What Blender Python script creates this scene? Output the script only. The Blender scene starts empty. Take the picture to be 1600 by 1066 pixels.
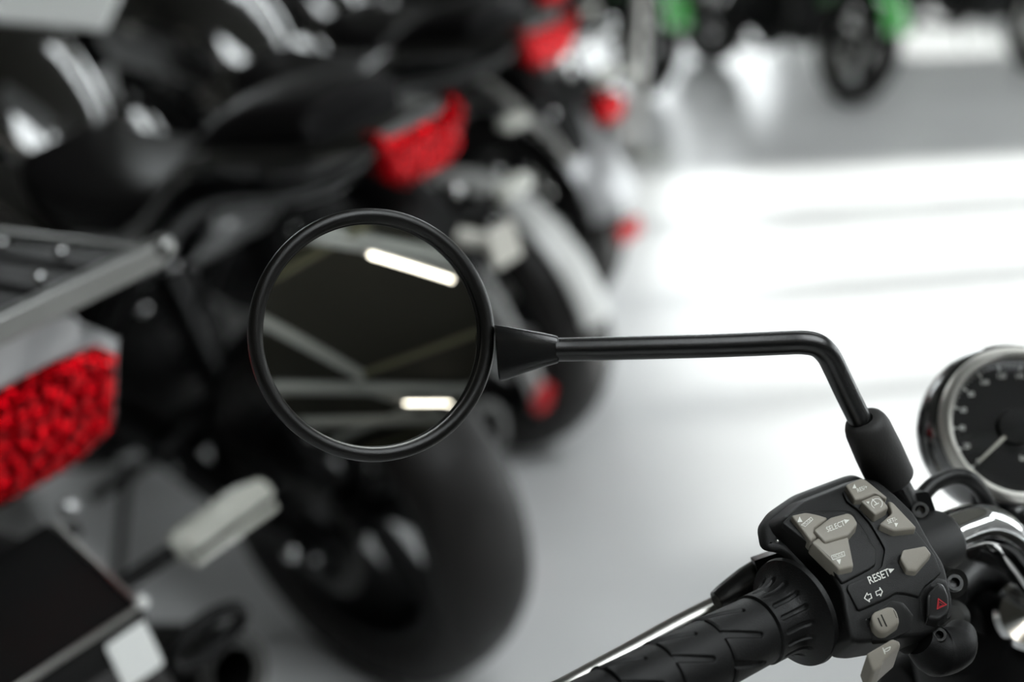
import bpy, bmesh, math, random
from mathutils import Vector, Matrix
from mathutils.geometry import delaunay_2d_cdt, tessellate_polygon
random.seed(7)
D = bpy.data; SC = bpy.context.scene; COL = SC.collection
R_ = math.radians; PI = math.pi; cos = math.cos; sin = math.sin

# ------------------------------------------------------------------ camera
CAM_H = 1.35; PITCH = R_(20); FPX = 50.0 / 36.0 * 1600.0
CAMLOC = Vector((0, 0, CAM_H))
cd = D.cameras.new('camera'); cam = D.objects.new('camera', cd); COL.objects.link(cam)
cam.location = CAMLOC; cam.rotation_euler = (PI / 2 - PITCH, 0, 0)
cd.lens = 50; cd.sensor_width = 36; cd.clip_start = .01; cd.clip_end = 100
cd.dof.use_dof = True; cd.dof.focus_distance = .692; cd.dof.aperture_fstop = 3.4
SC.camera = cam
CR = Vector((1, 0, 0)); CU = Vector((0, sin(PITCH), cos(PITCH))); CF = Vector((0, cos(PITCH), -sin(PITCH)))
def P(px, py, d):                       # a point of the place seen at (px,py), d metres along the view axis
    return CAMLOC + CR * ((px - 800) / FPX * d) + CU * ((533 - py) / FPX * d) + CF * d
def cdir(x, y, z):                      # a direction given right, up, forward of the viewer
    return (CR * x + CU * y + CF * z).normalized()

# ------------------------------------------------------------------ world, sun, view
w = D.worlds.new('world'); SC.world = w; w.use_nodes = True
bg = w.node_tree.nodes['Background']; bg.inputs[0].default_value = (.97, .985, 1, 1); bg.inputs[1].default_value = 8.2
SUN_AZ, SUN_EL = 14.0, 24.0             # azimuth from +X towards +Y
sl = D.lights.new('sun', 'SUN'); so = D.objects.new('sun', sl); COL.objects.link(so)
sl.energy = 17; sl.angle = R_(1.6); sl.color = (1, .985, .96)
sd = Vector((cos(R_(SUN_EL)) * cos(R_(SUN_AZ)), cos(R_(SUN_EL)) * sin(R_(SUN_AZ)), sin(R_(SUN_EL))))
so.rotation_euler = sd.to_track_quat('Z', 'Y').to_euler(); so.location = (12, 7, 4)
SC.view_settings.view_transform = 'Standard'; SC.view_settings.look = 'None'
SC.view_settings.gamma = 1; SC.view_settings.use_curve_mapping = False
SC.view_settings.exposure = -0.1
SC.cycles.use_denoising = True
SC.cycles.max_bounces = 6; SC.cycles.diffuse_bounces = 4; SC.cycles.glossy_bounces = 4
SC.cycles.caustics_reflective = False; SC.cycles.caustics_refractive = False
SC.cycles.sample_clamp_indirect = 6

# ------------------------------------------------------------------ materials
MATS = {}
def mat(name, col, rough=.5, metal=0., coat=0., bump=0., bscale=200., spec=.5, vary=0., vscale=8., emit=None, es=0., trans=0.):
    m = D.materials.new(name); m.use_nodes = True; nt = m.node_tree; b = nt.nodes['Principled BSDF']
    b.inputs['Base Color'].default_value = (*col, 1); b.inputs['Roughness'].default_value = rough
    b.inputs['Metallic'].default_value = metal; b.inputs['Coat Weight'].default_value = coat
    b.inputs['Coat Roughness'].default_value = .04; b.inputs['Coat IOR'].default_value = 1.8; b.inputs['Specular IOR Level'].default_value = spec
    if emit: b.inputs['Emission Color'].default_value = (*emit, 1); b.inputs['Emission Strength'].default_value = es
    tc = nt.nodes.new('ShaderNodeTexCoord')
    if bump:
        n = nt.nodes.new('ShaderNodeTexNoise'); n.inputs['Scale'].default_value = bscale; n.inputs['Detail'].default_value = 3
        bp = nt.nodes.new('ShaderNodeBump'); bp.inputs['Strength'].default_value = bump; bp.inputs['Distance'].default_value = .0004
        nt.links.new(tc.outputs['Object'], n.inputs['Vector']); nt.links.new(n.outputs['Fac'], bp.inputs['Height'])
        nt.links.new(bp.outputs['Normal'], b.inputs['Normal'])
    if vary:
        n = nt.nodes.new('ShaderNodeTexNoise'); n.inputs['Scale'].default_value = vscale; n.inputs['Detail'].default_value = 5
        r = nt.nodes.new('ShaderNodeMapRange'); r.inputs['To Min'].default_value = rough - vary; r.inputs['To Max'].default_value = rough + vary
        nt.links.new(tc.outputs['Object'], n.inputs['Vector']); nt.links.new(n.outputs['Fac'], r.inputs['Value'])
        nt.links.new(r.outputs['Result'], b.inputs['Roughness'])
    MATS[name] = m; return m
mat('black_paint', (.004, .004, .0045), .22, coat=1., vary=.03, spec=.4)
MATS['black_paint'].node_tree.nodes['Principled BSDF'].inputs['Coat IOR'].default_value = 2.5
mat('black_plastic', (.004, .004, .004), .5, spec=.16, bump=.35, bscale=1500, vary=.05)
mat('housing_plastic', (.007, .007, .0068), .40, spec=.3, bump=.5, bscale=2600, vary=.04)
mat('satin_black', (.007, .007, .007), .27, metal=.0, bump=.2, bscale=1800, vary=.03, spec=.75)
mat('mirror_shell', (.006, .0056, .005), .30, spec=.42, bump=.35, bscale=2200, vary=.04)
mat('rubber', (.006, .006, .006), .45, spec=.28, bump=.5, bscale=1500, vary=.05)
mat('boot_rubber', (.032, .031, .030), .58, spec=.4, bump=.3, bscale=900, vary=.05)
mat('seat_vinyl', (.006, .0055, .0058), .45, spec=.2, bump=.6, bscale=500, vary=.06)
mat('dark_metal', (.006, .006, .006), .42, spec=.22, vary=.08)
mat('engine_black', (.004, .004, .004), .5, spec=.15, vary=.1)
mat('grey_metal', (.05, .05, .048), .38, metal=.9, vary=.08)
mat('chrome', (.82, .82, .82), .06, metal=1., vary=.02)
mat('brushed', (.62, .61, .58), .3, metal=1., vary=.06)
mat('silver_paint', (.46, .46, .47), .35, metal=.4, coat=.5, vary=.04)
mat('white_panel', (.85, .86, .84), .5, vary=.04)
mat('plate', (.62, .6, .54), .45, vary=.05)
mat('button_beige', (.285, .262, .222), .42, bump=.3, bscale=2500, vary=.04)
mat('print_white', (.80, .80, .75), .6, vary=.03)
mat('print_red', (.36, .008, .016), .5, vary=.03)
mat('clear_lens', (.58, .58, .52), .18, coat=.6, vary=.05)
mat('green_paint', (.02, .34, .03), .25, coat=.8, vary=.03)
mat('dial_black', (.006, .006, .0055), .6, spec=.2, vary=.05)
mat('needle', (.6, .58, .5), .5, vary=.04)
mat('red_reflector', (.75, .004, .014), .35, coat=.3, vary=.03)
mat('hose', (.008, .008, .008), .4, spec=.3, vary=.03)
mat('rail_metal', (.30, .30, .29), .34, metal=1., vary=.05)
mat('bezel_metal', (.88, .86, .80), .42, metal=.9, vary=.04)
mat('lit_pale_paint', (.78, .78, .76), .4, coat=.3, vary=.04)  # brightness of sunlight put into the colour of guard and arm
def mirror_mat():
    m = D.materials.new('mirror_glass'); m.use_nodes = True; b = m.node_tree.nodes['Principled BSDF']
    b.inputs['Metallic'].default_value = 1; b.inputs['Roughness'].default_value = .0
    b.inputs['Base Color'].default_value = (.86, .86, .82, 1); MATS['mirror_glass'] = m
mirror_mat()
def lens_mat(name, base):               # moulded prismatic red lens
    m = D.materials.new(name); m.use_nodes = True; nt = m.node_tree; b = nt.nodes['Principled BSDF']
    b.inputs['Base Color'].default_value = (*base, 1); b.inputs['Metallic'].default_value = 1; b.inputs['Roughness'].default_value = .25
    b.inputs['Coat Weight'].default_value = 0
    tc = nt.nodes.new('ShaderNodeTexCoord'); v = nt.nodes.new('ShaderNodeTexVoronoi'); v.inputs['Scale'].default_value = 85
    bp = nt.nodes.new('ShaderNodeBump'); bp.inputs['Strength'].default_value = 1; bp.inputs['Distance'].default_value = .006
    nt.links.new(tc.outputs['Object'], v.inputs['Vector']); nt.links.new(v.outputs['Distance'], bp.inputs['Height']); nt.links.new(bp.outputs['Normal'], b.inputs['Normal'])
    MATS[name] = m
lens_mat('red_lens', (.42, .001, .005))
def tyre_mat():
    m = mat('tyre', (.011, .0098, .0092), .5, spec=.3); nt = m.node_tree; b = nt.nodes['Principled BSDF']
    tc = nt.nodes.new('ShaderNodeTexCoord'); wv = nt.nodes.new('ShaderNodeTexWave'); wv.inputs['Scale'].default_value = 9; wv.inputs['Distortion'].default_value = 2
    bp = nt.nodes.new('ShaderNodeBump'); bp.inputs['Strength'].default_value = .4; bp.inputs['Distance'].default_value = .003
    nt.links.new(tc.outputs['Object'], wv.inputs['Vector']); nt.links.new(wv.outputs['Fac'], bp.inputs['Height']); nt.links.new(bp.outputs['Normal'], b.inputs['Normal'])
tyre_mat()
def clear_mat(name, tint, refl=.08, rough=.0):    # thin clear pane: passes light, with a weak reflection
    m = D.materials.new(name); m.use_nodes = True; nt = m.node_tree; nt.nodes.clear()
    o = nt.nodes.new('ShaderNodeOutputMaterial'); mx = nt.nodes.new('ShaderNodeMixShader'); t = nt.nodes.new('ShaderNodeBsdfTransparent')
    g = nt.nodes.new('ShaderNodeBsdfGlossy'); g.inputs['Roughness'].default_value = rough; t.inputs[0].default_value = (*tint, 1)
    mx.inputs[0].default_value = refl; nt.links.new(t.outputs[0], mx.inputs[1]); nt.links.new(g.outputs[0], mx.inputs[2]); nt.links.new(mx.outputs[0], o.inputs[0])
    MATS[name] = m
clear_mat('window_glass', (.95, .97, .97), .06); clear_mat('gauge_glass', (.95, .95, .95), .02)
def floor_mat():
    m = D.materials.new('concrete_floor'); m.use_nodes = True; nt = m.node_tree; b = nt.nodes['Principled BSDF']
    tc = nt.nodes.new('ShaderNodeTexCoord'); n = nt.nodes.new('ShaderNodeTexNoise'); n.inputs['Scale'].default_value = 1.3; n.inputs['Detail'].default_value = 6
    cr = nt.nodes.new('ShaderNodeValToRGB'); cr.color_ramp.elements[0].position = .3; cr.color_ramp.elements[1].position = .7
    cr.color_ramp.elements[0].color = (.64, .64, .642, 1); cr.color_ramp.elements[1].color = (.76, .76, .76, 1)
    nt.links.new(tc.outputs['Object'], n.inputs['Vector']); nt.links.new(n.outputs['Fac'], cr.inputs['Fac']); nt.links.new(cr.outputs['Color'], b.inputs['Base Color'])
    b.inputs['Roughness'].default_value = .27; b.inputs['Specular IOR Level'].default_value = .5
    MATS['concrete_floor'] = m
floor_mat()
mat('wall_paint', (.42, .42, .41), .8, bump=.3, bscale=60, vary=.05)
mat('wall_dark', (.10, .10, .09), .8, bump=.3, bscale=60, vary=.05)
mat('ceiling_dark', (.048, .046, .036), .85, bump=.3, bscale=40, vary=.05)
mat('beam_paint', (.72, .74, .72), .55, vary=.05)
mat('beam_olive', (.30, .29, .19), .6, vary=.05)
mat('frame_alu', (.2, .2, .2), .5, metal=.5, vary=.05)
mat('tube_light', (.9, .9, .85), .5, emit=(1, .93, .8), es=9)
mat('lamp_body', (.5, .5, .5), .5, vary=.05)

# ------------------------------------------------------------------ mesh helpers
class M:
    def __init__(s): s.v = []; s.f = []; s.m = []
    def add(s, vs, fs, mi=0):
        o = len(s.v); s.v += [tuple(v) for v in vs]; s.f += [tuple(i + o for i in f) for f in fs]; s.m += [mi] * len(fs); return s
    def box(s, c, h, mx=None, mi=0):
        vs = [Vector((x * h[0], y * h[1], z * h[2])) for x in (-1, 1) for y in (-1, 1) for z in (-1, 1)]
        if mx: vs = [mx @ v for v in vs]
        c = Vector(c); vs = [v + c for v in vs]
        return s.add(vs, [(0, 1, 3, 2), (4, 6, 7, 5), (0, 4, 5, 1), (2, 3, 7, 6), (0, 2, 6, 4), (1, 5, 7, 3)], mi)
    def bar(s, a, b, w_, t_, up=Vector((0, 0, 1)), mi=0):
        a = Vector(a); b = Vector(b); d = (b - a); L = d.length; d.normalize()
        sx = d.cross(up); sx = sx.normalized() if sx.length > 1e-4 else d.orthogonal().normalized(); uz = sx.cross(d)
        mx = Matrix((d, sx, uz)).transposed(); return s.box((a + b) / 2, (L / 2, w_ / 2, t_ / 2), mx, mi)
    def lathe(s, c, ax, prof, n=40, mi=0, a0=0, a1=2 * PI):      # prof: (along axis, radius)
        c = Vector(c); ax = Vector(ax).normalized(); x = ax.orthogonal().normalized(); y = ax.cross(x)
        full = abs(a1 - a0 - 2 * PI) < 1e-6; k = n if full else n + 1; vs = []; fs = []
        for h, r in prof:
            for i in range(k):
                t = a0 + (a1 - a0) * i / n; vs.append(c + ax * h + (x * cos(t) + y * sin(t)) * r)
        for j in range(len(prof) - 1):
            for i in range(n):
                i2 = (i + 1) % k; fs.append((j * k + i, j * k + i2, (j + 1) * k + i2, (j + 1) * k + i))
        return s.add(vs, fs, mi)
    def tube(s, pts, r, n=16, mi=0, sm=1):
        pts = [Vector(p) for p in pts]; rs = r if isinstance(r, (list, tuple)) else [r] * len(pts)
        if sm > 1 and len(pts) > 2: pts, rs = spline(pts, rs, sm)
        vs = []; fs = []; pn = None
        for i, p in enumerate(pts):
            d = (pts[min(i + 1, len(pts) - 1)] - pts[max(i - 1, 0)]).normalized()
            if pn is None: pn = d.orthogonal().normalized()
            pn = (pn - d * pn.dot(d)).normalized(); q = d.cross(pn)
            vs += [p + (pn * cos(2 * PI * k / n) + q * sin(2 * PI * k / n)) * rs[i] for k in range(n)]
        for i in range(len(pts) - 1):
            fs += [(i * n + k, i * n + (k + 1) % n, (i + 1) * n + (k + 1) % n, (i + 1) * n + k) for k in range(n)]
        fs.append(tuple(range(n - 1, -1, -1))); fs.append(tuple((len(pts) - 1) * n + k for k in range(n)))
        return s.add(vs, fs, mi)
    def loft(s, secs, n=28, mi=0, sm=4):         # (x, zc, halfwidth, halfheight, exponent[, yc])
        secs = [tuple(q) + (0,) * (6 - len(q)) for q in secs]
        if sm > 1:
            out = []
            for i in range(len(secs) - 1):
                p0 = secs[max(i - 1, 0)]; p1 = secs[i]; p2 = secs[i + 1]; p3 = secs[min(i + 2, len(secs) - 1)]
                for k in range(sm):
                    t = k / sm; out.append(tuple(max(c, 1e-4) if j in (2, 3) else c for j, c in enumerate(.5 * ((2 * b) + (-a + c2) * t + (2 * a - 5 * b + 4 * c2 - d) * t * t + (-a + 3 * b - 3 * c2 + d) * t ** 3) for a, b, c2, d in zip(p0, p1, p2, p3))))
            out.append(secs[-1]); secs = out
        vs = []; fs = []
        for x, zc, hy, hz, e, yc in secs:
            for k in range(n):
                t = 2 * PI * k / n; c, q = cos(t), sin(t)
                vs.append((x, yc + hy * math.copysign(abs(c) ** (2 / e), c), zc + hz * math.copysign(abs(q) ** (2 / e), q)))
        for i in range(len(secs) - 1):
            fs += [(i * n + k, i * n + (k + 1) % n, (i + 1) * n + (k + 1) % n, (i + 1) * n + k) for k in range(n)]
        fs.append(tuple(range(n - 1, -1, -1))); fs.append(tuple((len(secs) - 1) * n + k for k in range(n)))
        return s.add(vs, fs, mi)
    def prism(s, poly, o, ex, ey, ez, t, bev=0., mi=0):   # polygon in the ex,ey plane, thickness t along ez, chamfered front
        o = Vector(o); ex = Vector(ex); ey = Vector(ey); ez = Vector(ez); n = len(poly)
        ins = offset(poly, bev) if bev else poly
        L = [(poly, 0), (poly, t - bev)] + ([(ins, t)] if bev else [])
        vs = [o + ex * a + ey * b + ez * h for pl, h in L for a, b in pl]; fs = []
        for j in range(len(L) - 1): fs += [(j * n + i, j * n + (i + 1) % n, (j + 1) * n + (i + 1) % n, (j + 1) * n + i) for i in range(n)]
        for tri in tessellate_polygon([[Vector((a, b, 0)) for a, b in poly]]): fs.append(tuple(tri)[::-1])
        k = (len(L) - 1) * n
        for tri in tessellate_polygon([[Vector((a, b, 0)) for a, b in L[-1][0]]]): fs.append(tuple(i + k for i in tri))
        return s.add(vs, fs, mi)
    def sphere(s, c, r, mi=0, n=10):
        pr = [(-r * cos(PI * i / n), max(r * sin(PI * i / n), 1e-5)) for i in range(n + 1)]
        return s.lathe(c, (0, 0, 1), pr, 2 * n, mi)
def spline(pts, rs, sm):
    o = []; ro = []
    for i in range(len(pts) - 1):
        p0 = pts[max(i - 1, 0)]; p1 = pts[i]; p2 = pts[i + 1]; p3 = pts[min(i + 2, len(pts) - 1)]
        for k in range(sm):
            t = k / sm; o.append(.5 * ((2 * p1) + (-p0 + p2) * t + (2 * p0 - 5 * p1 + 4 * p2 - p3) * t * t + (-p0 + 3 * p1 - 3 * p2 + p3) * t ** 3)); ro.append(rs[i] * (1 - t) + rs[i + 1] * t)
    return o + [pts[-1]], ro + [rs[-1]]
def area2(pl): return sum(pl[i][0] * pl[(i + 1) % len(pl)][1] - pl[(i + 1) % len(pl)][0] * pl[i][1] for i in range(len(pl)))
def offset(pl, b):                                # inward by b
    s = 1 if area2(pl) > 0 else -1; n = len(pl); out = []
    for i in range(n):
        a = Vector(pl[i - 1]); c = Vector(pl[i]); d = Vector(pl[(i + 1) % n]); e1 = (c - a).normalized(); e2 = (d - c).normalized()
        n1 = Vector((-e1.y, e1.x)) * s; n2 = Vector((-e2.y, e2.x)) * s; q = n1 + n2; q = q / max(.35, q.length_squared / 2) if q.length > 1e-6 else n1
        out.append(tuple(c + q * b))
    return out
def rounded(pl, r, k=4):
    out = []; n = len(pl)
    for i in range(n):
        a = Vector(pl[i - 1]); c = Vector(pl[i]); d = Vector(pl[(i + 1) % n]); rr = min(r, (a - c).length * .42, (d - c).length * .42)
        p = c + (a - c).normalized() * rr; q = c + (d - c).normalized() * rr
        out += [tuple(p * (1 - t) ** 2 + c * 2 * t * (1 - t) + q * t * t) for t in [j / k for j in range(k + 1)]]
    return out
def obj(name, m, mats, parent=None, smooth=True, world=False, ang=38, bev=0.):
    me = D.meshes.new(name); me.from_pydata(m.v, [], m.f)
    if isinstance(mats, str): mats = [mats]
    for q in mats: me.materials.append(MATS[q])
    for p, i in zip(me.polygons, m.m): p.material_index = i
    bm = bmesh.new(); bm.from_mesh(me); bmesh.ops.remove_doubles(bm, verts=bm.verts, dist=1e-6)
    bmesh.ops.recalc_face_normals(bm, faces=bm.faces); bm.to_mesh(me); bm.free()
    if smooth: me.shade_smooth(); me.set_sharp_from_angle(angle=R_(ang))
    o = D.objects.new(name, me); COL.objects.link(o)
    if bev:
        b = o.modifiers.new('bevel', 'BEVEL'); b.width = bev; b.segments = 3; b.limit_method = 'ANGLE'; b.angle_limit = R_(40)
    if parent:
        o.parent = parent
        if world: o.matrix_parent_inverse = WINV[parent.name]
    return o
WINV = {}
def empty(name, loc, rot=(0, 0, 0), label='', cat='', group=None):
    o = D.objects.new(name, None); COL.objects.link(o); o.location = loc; o.rotation_euler = rot; o.empty_display_size = .1
    o['label'] = label; o['category'] = cat
    if group: o['group'] = group
    from mathutils import Euler
    WINV[o.name] = (Matrix.Translation(Vector(loc)) @ Euler(rot).to_matrix().to_4x4()).inverted()
    return o
def tag(o, label, cat, group=None):
    o['label'] = label; o['category'] = cat
    if group: o['group'] = group
    return o
def struct(name, m, mt, **k): o = obj(name, m, mt, smooth=False, **k); o['kind'] = 'structure'; return o

# ------------------------------------------------------------------ room
X0, X1, X2, Y0, Y1, YS, ZC = -9.0, 9.0, 14.5, -19.0, 15.0, -1.5, 5.2
ADDED_SKY = [(.4, 4.6, -2.8, 1.3), (.4, 4.6, 5.3, 6.8)]     # skylights added for top light and highlights on the tanks
m = M(); m.box(((X0 + X1) / 2, (Y0 + Y1) / 2, -.05), ((X1 - X0) / 2, (Y1 - Y0) / 2, .05)); m.box(((X1 + X2) / 2, (Y0 + YS) / 2, -.05), ((X2 - X1) / 2, (YS - Y0) / 2, .05))
struct('floor', m, 'concrete_floor')
m = M()
def cb(a, b, c, d): m.box(((a + b) / 2, (c + d) / 2, ZC + .05), ((b - a) / 2, (d - c) / 2, .05))
cb(X0, ADDED_SKY[0][0], Y0, Y1); cb(ADDED_SKY[0][1], X1, Y0, Y1); cb(X1, X2, Y0, YS)
y_ = Y0
for a, b, c, d in ADDED_SKY: cb(a, b, y_, c); y_ = d
cb(ADDED_SKY[0][0], ADDED_SKY[0][1], y_, Y1)
struct('ceiling', m, 'ceiling_dark')
def wl(name, x0, x1, y0, y1, mt='wall_paint'): struct(name, M().box(((x0 + x1) / 2, (y0 + y1) / 2, ZC / 2), ((x1 - x0) / 2, (y1 - y0) / 2, ZC / 2)), mt)
wl('wall_left', X0 - .2, X0, Y0, Y1, 'wall_dark'); wl('wall_back', X0, X2, Y0 - .2, Y0, 'wall_dark')
wl('wall_step', X1, X2, YS, YS + .2, 'wall_dark'); wl('wall_far_right', X2, X2 + .2, Y0, YS, 'wall_dark')
def wall_with_windows(name, axis, at, a0, a1, wins):      # axis 'x': wall plane at x=at running in y; 'y': plane at y=at
    m = M()
    def blk(p0, p1, z0, z1):
        if p1 - p0 < 1e-3 or z1 - z0 < 1e-3: return
        c = ((p0 + p1) / 2, (z0 + z1) / 2); h = ((p1 - p0) / 2, (z1 - z0) / 2)
        m.box((at + .1, c[0], c[1]) if axis == 'x' else (c[0], at + .1, c[1]), (.1, h[0], h[1]) if axis == 'x' else (h[0], .1, h[1]))
    p = a0
    for (b0, b1, z0, z1, nx, nz) in wins:
        blk(p, b0, 0, ZC); blk(b0, b1, 0, z0); blk(b0, b1, z1, ZC); p = b1
    blk(p, a1, 0, ZC); struct(name, m, 'wall_paint')
WN = [0]
def window(axis, at, b0, b1, z0, z1, nx, nz, portal=True):
    WN[0] += 1; m = M(); fw = .11
    def bx(mm, p0, p1, q0, q1, t):
        c = ((p0 + p1) / 2, (q0 + q1) / 2); h = ((p1 - p0) / 2, (q1 - q0) / 2)
        mm.box((at + .1, c[0], c[1]) if axis == 'x' else (c[0], at + .1, c[1]), (t, h[0], h[1]) if axis == 'x' else (h[0], t, h[1]))
    for i in range(nx + 1):
        c = b0 + fw / 2 + (b1 - b0 - fw) * i / nx; bx(m, c - fw / 2, c + fw / 2, z0, z1, .05)
    for i in range(nz + 1):
        c = z0 + fw / 2 + (z1 - z0 - fw) * i / nz; bx(m, b0, b1, c - fw / 2, c + fw / 2, .045)
    o = struct(f'window_{WN[0]}', m, 'frame_alu')
    g = M(); bx(g, b0 + .01, b1 - .01, z0 + .01, z1 - .01, .006); obj('pane', g, 'window_glass', o, smooth=False)
    L = D.lights.new('daylight_portal', 'AREA'); L.shape = 'RECTANGLE'; L.size = (b1 - b0); L.size_y = (z1 - z0); L.cycles.is_portal = True
    lo = D.objects.new('daylight_portal', L); COL.objects.link(lo); mid = ((b0 + b1) / 2, (z0 + z1) / 2)
    if axis == 'x': lo.location = (at + .22, mid[0], mid[1]); lo.rotation_euler = (PI / 2, 0, PI / 2)   # -Z looks into the room
    else: lo.location = (mid[0], at + .22, mid[1]); lo.rotation_euler = (PI / 2, 0, PI)
RW = [(.6, 3.9, 2.6, 4.1, 3, 1), (4.5, 7.9, .1, 4.05, 4, 3), (10.3, 14.2, .1, 3.9, 3, 3)]
FW = [(-7.6, -5.0, .9, 4.8, 2, 3), (.5, 2.9, .9, 4.4, 2, 2)]  # left window added so the fuel tanks catch a highlight
wall_with_windows('wall_right', 'x', X1, YS + .2, Y1, RW); wall_with_windows('wall_front', 'y', Y1, X0, X1, FW)
for q in RW: window('x', X1, *q)
for q in FW: window('y', Y1, *q)
for a, b, c, d in ADDED_SKY:  # frames and panes of the added skylights
    WN[0] += 1; m = M(); z = ZC + .05
    for i in range(5): x = a + .04 + (b - a - .08) * i / 4; m.box((x, (c + d) / 2, z), (.035, (d - c) / 2, .05))
    for y in (c + .04, (c + d) / 2, d - .04): m.box(((a + b) / 2, y, z), ((b - a) / 2, .035, .045))
    o = struct(f'window_{WN[0]}', m, 'frame_alu'); obj('pane', M().box(((a + b) / 2, (c + d) / 2, z), ((b - a) / 2 - .01, (d - c) / 2 - .01, .006)), 'window_glass', o, smooth=False)
    L = D.lights.new('daylight_portal', 'AREA'); L.shape = 'RECTANGLE'; L.size = b - a; L.size_y = d - c; L.cycles.is_portal = True
    lo = D.objects.new('daylight_portal', L); COL.objects.link(lo); lo.location = ((a + b) / 2, (c + d) / 2, ZC + .15)

# ------------------------------------------------------------------ motorcycle builder (x forward, y left, z up, origin under the rear axle)
def wheel(parent, x, R, hw, nm, rimmat='dark_metal', spokes=5, y0=0):
    m = M(); rr = R - .62 * hw - .045
    m.lathe((x, y0, R), (0, 1, 0), [(-hw * .72, rr), (-hw * .9, rr + .02), (-hw, R - hw * .62), (-hw * .93, R - hw * .38), (-hw * .72, R - hw * .17), (-hw * .4, R - hw * .045), (0, R),
        (hw * .4, R - hw * .045), (hw * .72, R - hw * .17), (hw * .93, R - hw * .38), (hw, R - hw * .62), (hw * .9, rr + .02), (hw * .72, rr)], 56)
    t = obj(nm + '_tyre', m, 'tyre', parent)
    m = M(); m.lathe((x, y0, R), (0, 1, 0), [(-hw * .74, rr + .006), (-hw * .74, rr - .012), (-hw * .5, rr - .02), (hw * .5, rr - .02), (hw * .74, rr - .012), (hw * .74, rr + .006), (hw * .5, rr - .008), (-hw * .5, rr - .008), (-hw * .74, rr + .006)], 56)
    m.lathe((x, y0, R), (0, 1, 0), [(-.055, .001), (-.055, .03), (-.03, .045), (.03, .045), (.055, .03), (.055, .001)], 24)
    for k in range(spokes):
        a = 2 * PI * k / spokes + .3
        for s in (-.16, .16):
            m.bar((x + .04 * cos(a), y0, R + .04 * sin(a)), (x + (rr - .012) * cos(a + s), y0, R + (rr - .012) * sin(a + s)), .035, .022, up=Vector((0, 1, 0)))
    obj(nm + '_rim', m, rimmat, parent)
def disc(parent, x, y, z, r, nm, mt, teeth=0):
    m = M(); n = 84
    prof = []
    for i in range(n):
        q = r * (1 + (.045 if teeth and (i % 2) else 0)); prof.append((q * cos(2 * PI * i / n), q * sin(2 * PI * i / n)))
    # annulus with 5 webs
    vs = []; fs = []
    for yy in (-.003, .003):
        vs += [(x + a, y + yy, z + b) for a, b in prof]; vs += [(x + a * .72, y + yy, z + b * .72) for a, b in prof]
    for i in range(n):
        j = (i + 1) % n; fs += [(i, j, n + j, n + i), (2 * n + i, 3 * n + i, 3 * n + j, 2 * n + j), (i, 2 * n + i, 2 * n + j, j), (n + i, n + j, 3 * n + j, 3 * n + i)]
    m.add(vs, fs)
    m.lathe((x, y, z), (0, 1, 0), [(-.006, .001), (-.006, r * .33), (.006, r * .33), (.006, .001)], 24)
    for k in range(5):
        a = 2 * PI * k / 5; m.bar((x + r * .3 * cos(a), y, z + r * .3 * sin(a)), (x + r * .75 * cos(a), y, z + r * .75 * sin(a)), .005, .018, up=Vector((0, 1, 0)).cross(Vector((cos(a), 0, sin(a)))))
    obj(nm, m, mt, parent)
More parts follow.
